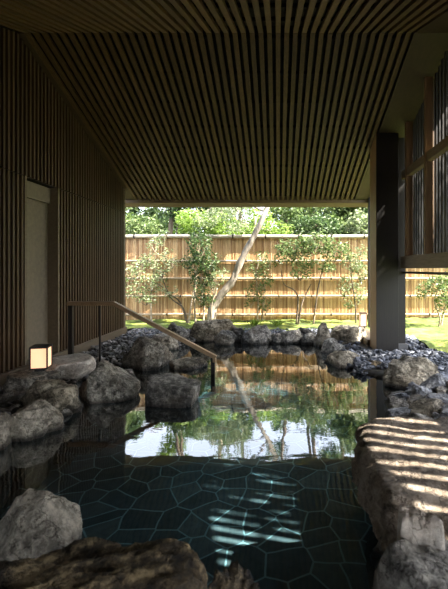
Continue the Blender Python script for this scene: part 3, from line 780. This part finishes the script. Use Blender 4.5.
shrub('shrub','thin columnar shrub just right of the leaning tree','shrub', 8.4,
      [[(257,323),(258,300),(256,275),(260,258)], [(262,323),(263,305),(265,285)]],
      [(257,268,11,8,60),(263,280,10,8,60),(256,292,9,8,50),(264,303,8,7,40),(251,302,6,5,18),(268,262,9,6,30),(262,256,7,5,20)], 5, L_MID, B_PALE, 0.073)
shrub('shrub','tall many-stemmed shrub with a broad crown right of the fence middle','shrub', 8.2,
      [[(313,326),(316,305),(319,285),(325,262),(330,248)], [(298,322),(301,306),(307,292),(311,284)], [(296,322),(298,300),(294,290),(284,284),(281,268)]],
      [(298,246,16,9,150),(318,244,18,9,170),(336,250,14,9,100),(286,256,10,8,70),(304,260,12,8,90),(328,264,10,7,50),(300,274,10,6,50),(282,246,8,7,40),(345,258,8,7,35),(311,236,14,5,50)], 6, L_MID, B_DARK, 0.078)
shrub('shrub','slim shrub with drooping pale leaves next to the far right post','shrub', 8.3,
      [[(356,322),(355,305),(352,285),(350,262)]],
      [(352,262,11,9,70),(360,272,8,9,50),(350,282,10,8,60),(358,294,8,8,45),(343,292,6,6,20),(362,252,7,7,30),(350,304,6,5,18)], 7, L_PALE, B_DARK, 0.073)
shrub('shrub','leafy young tree seen under the sill beam at the right edge','shrub', 7.6,
      [[(437,338),(439,318),(436,300),(441,282)], [(440,336),(445,310),(449,290)]],
      [(436,283,12,8,90),(446,296,10,8,60),(426,292,8,6,35),(452,280,12,10,70),(442,306,8,5,22)], 8, L_MID, B_PALE, 0.081)
# small groundcover ferns on the moss
for (px, Y, lab) in [(277,7.9,'small fern on the moss right of the far domed boulder'),(254,8.0,'tiny fern on the moss behind the domed boulder')]:
    r = random.Random(px); m = MB()
    for _ in range(60): leaf(m, Vector((r.gauss(0,.04), r.gauss(0,.04), 0)), Vector((r.gauss(0,.6), r.gauss(0,.5), 1)), r.uniform(.08,.18), .025, r)
    o = m.build('fern', L_LIME); o.location = (X(px,Y), Y, 0.06); tag(o, lab, 'fern')

# leaning tree
YT = 8.5
lt = empty('leaning_tree', (X(212,YT), YT, 0.03)); tag(lt, 'leaning tree with pale lichen-covered trunk crossing the fence', 'tree')
def WT(px, py, dy=0): return Vector((X(px,YT), YT+dy, Z(py,YT))) - lt.location
path = [WT(211,326), WT(213,308), WT(222,294), WT(233,280), WT(240,262), WT(252,240), WT(262,220), WT(270,200,.1), WT(284,172,.2), WT(292,140,.3), WT(310,100,.4)]
pp = smooth_path(path); m = MB(); n = len(pp); m.tube(pp, [0.088*(1-0.62*i/n)+0.03*math.exp(-i/2.5) for i in range(n)], 12, wob=0.5); m.build('trunk', B_GREY, lt, smooth=True)
r = random.Random(4)
for a, b in ((WT(266,212,.1), WT(225,200,.2)), (WT(225,200,.2), WT(205,214,.0)), (WT(268,205,.1), WT(240,180,.4)), (WT(280,178,.2), WT(330,160,.6)), (WT(290,150,.3), WT(240,120,-.2)), (WT(300,120,.3), WT(350,90,.3)), (WT(225,200,.2), WT(245,222,-.1))):
    m = MB(); m.tube(smooth_path([a, (a+b)/2+Vector((0,0,.08)), b]), [0.028*(1-.8*i/10) for i in range(11)], 7); m.build('branch', B_GREY, lt, smooth=True)
m = MB()
for (px, py, rx, ry, n, dy) in [(222,212,18,9,150,.1),(238,226,12,6,70,0),(206,222,12,8,70,-.1),(240,208,14,8,90,.2),(232,186,22,12,120,.3),(215,170,20,12,90,.2),(325,165,26,12,130,.5),(250,118,30,15,150,-.1),(345,95,30,14,130,.3),(305,90,28,16,140,.3)]:
    clump(m, WT(px,py,dy), (rx*YT/F, .35, ry*YT/F), n, 0.062, r)
m.build('foliage', L_PALE, lt)

# trees beyond the fence
def tree(name, label, x, y, h, lean, seed, lm, bm_, crowns, tr=0.09, ls=0.13, group='trees beyond the fence'):
    r = random.Random(seed); root = empty(name, (x, y, -0.2)); tag(root, label, 'tree', group)
    top = Vector((lean, 0, h)); p = smooth_path([Vector((0,0,-0.4)), Vector((lean*.2,0,h*.35)), Vector((lean*.55,.1,h*.7)), top])
    m = MB(); n = len(p); m.tube(p, [tr*(1-.7*i/n) for i in range(n)], 9, wob=.3); m.build('trunk', bm_, root, smooth=True)
    m = MB()
    for (cx, cz, rx, rz_, n_) in crowns:
        c = Vector((cx, r.uniform(-.4,.4), cz)); clump(m, c, (rx, rx*.8, rz_), n_, ls, r)
        s_ = p[min(len(p)-1, max(0, int(len(p)*min(.95, max(.1,(cz-rz_)/h)))))]
        bmb = MB(); bmb.tube(smooth_path([s_, (s_+c)/2+Vector((0,0,.15)), c]), [tr*.35*(1-.8*i/10) for i in range(11)], 6); bmb.build('branch', bm_, root, smooth=True)
    m.build('foliage', lm, root)
    return root
R_ = random.Random(77)
def crowns(r, n, z0, z1, spread, size, dens):
    return [(r.uniform(-spread, spread), r.uniform(z0, z1), r.uniform(.6,1.2)*size, r.uniform(.4,.8)*size, int(dens*r.uniform(.7,1.3))) for _ in range(n)]
specs = [ # x, y, h, lean, leaf, bark, crowns(n,z0,z1,spread,size,dens), label
 (-4.4,10.6,3.3,.2,L_MID,B_DARK,(9,1.7,3.4,1.2,.55,150),'bushy green tree above the fence at the far left corner'),
 (-3.3,11.4,5.0,.5,L_DARK,B_DARK,(9,1.9,3.6,1.3,.6,140),'dark forked tree over the fence near the left wall'),
 (-2.0,10.3,2.7,.1,L_LIME,B_PALE,(7,1.8,2.7,.8,.45,130),'lime green bush peeking over the fence left of the slim pale trunk'),
 (-1.75,11.8,6.5,.0,L_MID,B_PALE,(5,2.6,5.5,1.0,.4,80),'slim straight pale-trunked tree behind the left half of the fence'),
 (-.7,10.4,2.8,.1,L_LIME,B_PALE,(8,1.8,2.8,.8,.5,140),'bright green bush directly behind the leaning tree'),
 (.4,11.6,4.6,-.3,L_MID,B_DARK,(9,2.0,3.5,1.2,.6,120),'spreading green tree right of the leaning trunk'),
 (1.1,10.5,2.6,.0,L_DARK,B_DARK,(7,1.8,2.6,.8,.45,130),'low dark green bush showing over the fence middle'),
 (1.05,12.5,7.5,.2,L_LIME,B_DARK,(6,3.2,6.5,1.2,.4,80),'thick dark-trunked tree behind the fence right of centre'),
 (2.0,11.8,6.0,-.1,L_MID,B_DARK,(8,2.4,4.6,1.0,.45,100),'thin dark-trunked tree right of the thick-trunked one'),
 (2.7,10.6,2.8,.1,L_PALE,B_PALE,(8,1.8,2.8,.9,.5,130),'pale leafy bush above the fence near the far right post'),
 (3.6,11.8,5.5,.3,L_DARK,B_DARK,(9,2.0,4.0,1.3,.6,120),'tall dark tree beyond the fence behind the right wall'),
 (5.2,10.8,4.0,.2,L_MID,B_DARK,(9,1.8,4.2,1.4,.6,120),'green tree beyond the fence at the far right'),
 (-5.6,13.5,4.2,.2,L_DARK,B_DARK,(12,1.8,3.6,2.0,.7,150),'large dark tree in the far left distance'),
 (-2.6,15.0,4.2,.2,L_MID,B_DARK,(12,1.8,3.7,2.0,.7,150),'broad distant green tree behind the left fence'),
 (0.0,15.5,4.2,.2,L_MID,B_DARK,(12,1.8,3.6,2.0,.7,150),'distant green tree in line with the middle of the fence'),
 (-1.3,12.6,6.5,.3,L_LIME,B_DARK,(6,3.6,6.0,1.1,.4,60),'airy lime tree with a high crown behind the leaning tree'),
 (3.0,13.2,6.0,-.2,L_LIME,B_DARK,(7,3.0,5.6,1.3,.4,70),'airy lime tree with a high crown behind the far right post'),
 (-3.2,12.4,6.0,.2,L_LIME,B_DARK,(6,3.4,5.6,.8,.35,60),'airy lime tree with a high crown left of the dense dark shrub'),
 (.9,13.0,6.2,.2,L_MID,B_DARK,(7,3.4,6.0,1.0,.35,60),'airy green tree with a high crown above the fence middle'),
 (3.0,15.5,4.2,-.2,L_DARK,B_DARK,(12,1.8,3.8,2.0,.7,150),'broad distant dark tree behind the right fence'),
]
for i, (x, y, h, ln, lm, bk, cr_, lab) in enumerate(specs):
    tree('garden_tree', lab, x, y, h, ln, 100+i, lm, bk, crowns(R_, *cr_), tr=0.07 if h < 4 else 0.10, ls=0.11 if y < 11 else 0.14)

# unseen trees added on the sunny side so their crowns shade most of the pool
side = [(4.4,2.1,5.6,-.2,L_DARK,B_DARK,'broad dense tree added out of view right of the bath house to shade the pool',
         [(.0,4.6,1.0,.7,420),(-.3,5.6,1.0,.7,420),(.3,3.9,.9,.6,380)], [-.5,.1,.9]),
        (4.7,3.5,5.5,.0,L_DARK,B_DARK,'dense tree added out of view for shade, between its two neighbours',
         [(.0,4.5,1.0,.7,400),(-.2,5.3,1.0,.7,380),(.2,3.9,1.0,.6,380)], [-.6,.2,.7]),
        (4.6,4.9,5.4,.1,L_MID,B_DARK,'second dense tree added out of view for shade, nearer to the bamboo fence',
         [(.0,4.4,1.0,.7,420),(-.4,5.3,1.0,.7,380),(.2,3.8,1.0,.6,380)], [-.6,.2,.7])]
for i, (x, y, h, ln, lm, bk, lab, cr_, dys) in enumerate(side):
    tree('added_shade_tree', lab, x, y, h, ln, 300+i, lm, bk, cr_, tr=0.12, ls=0.13, group=None)
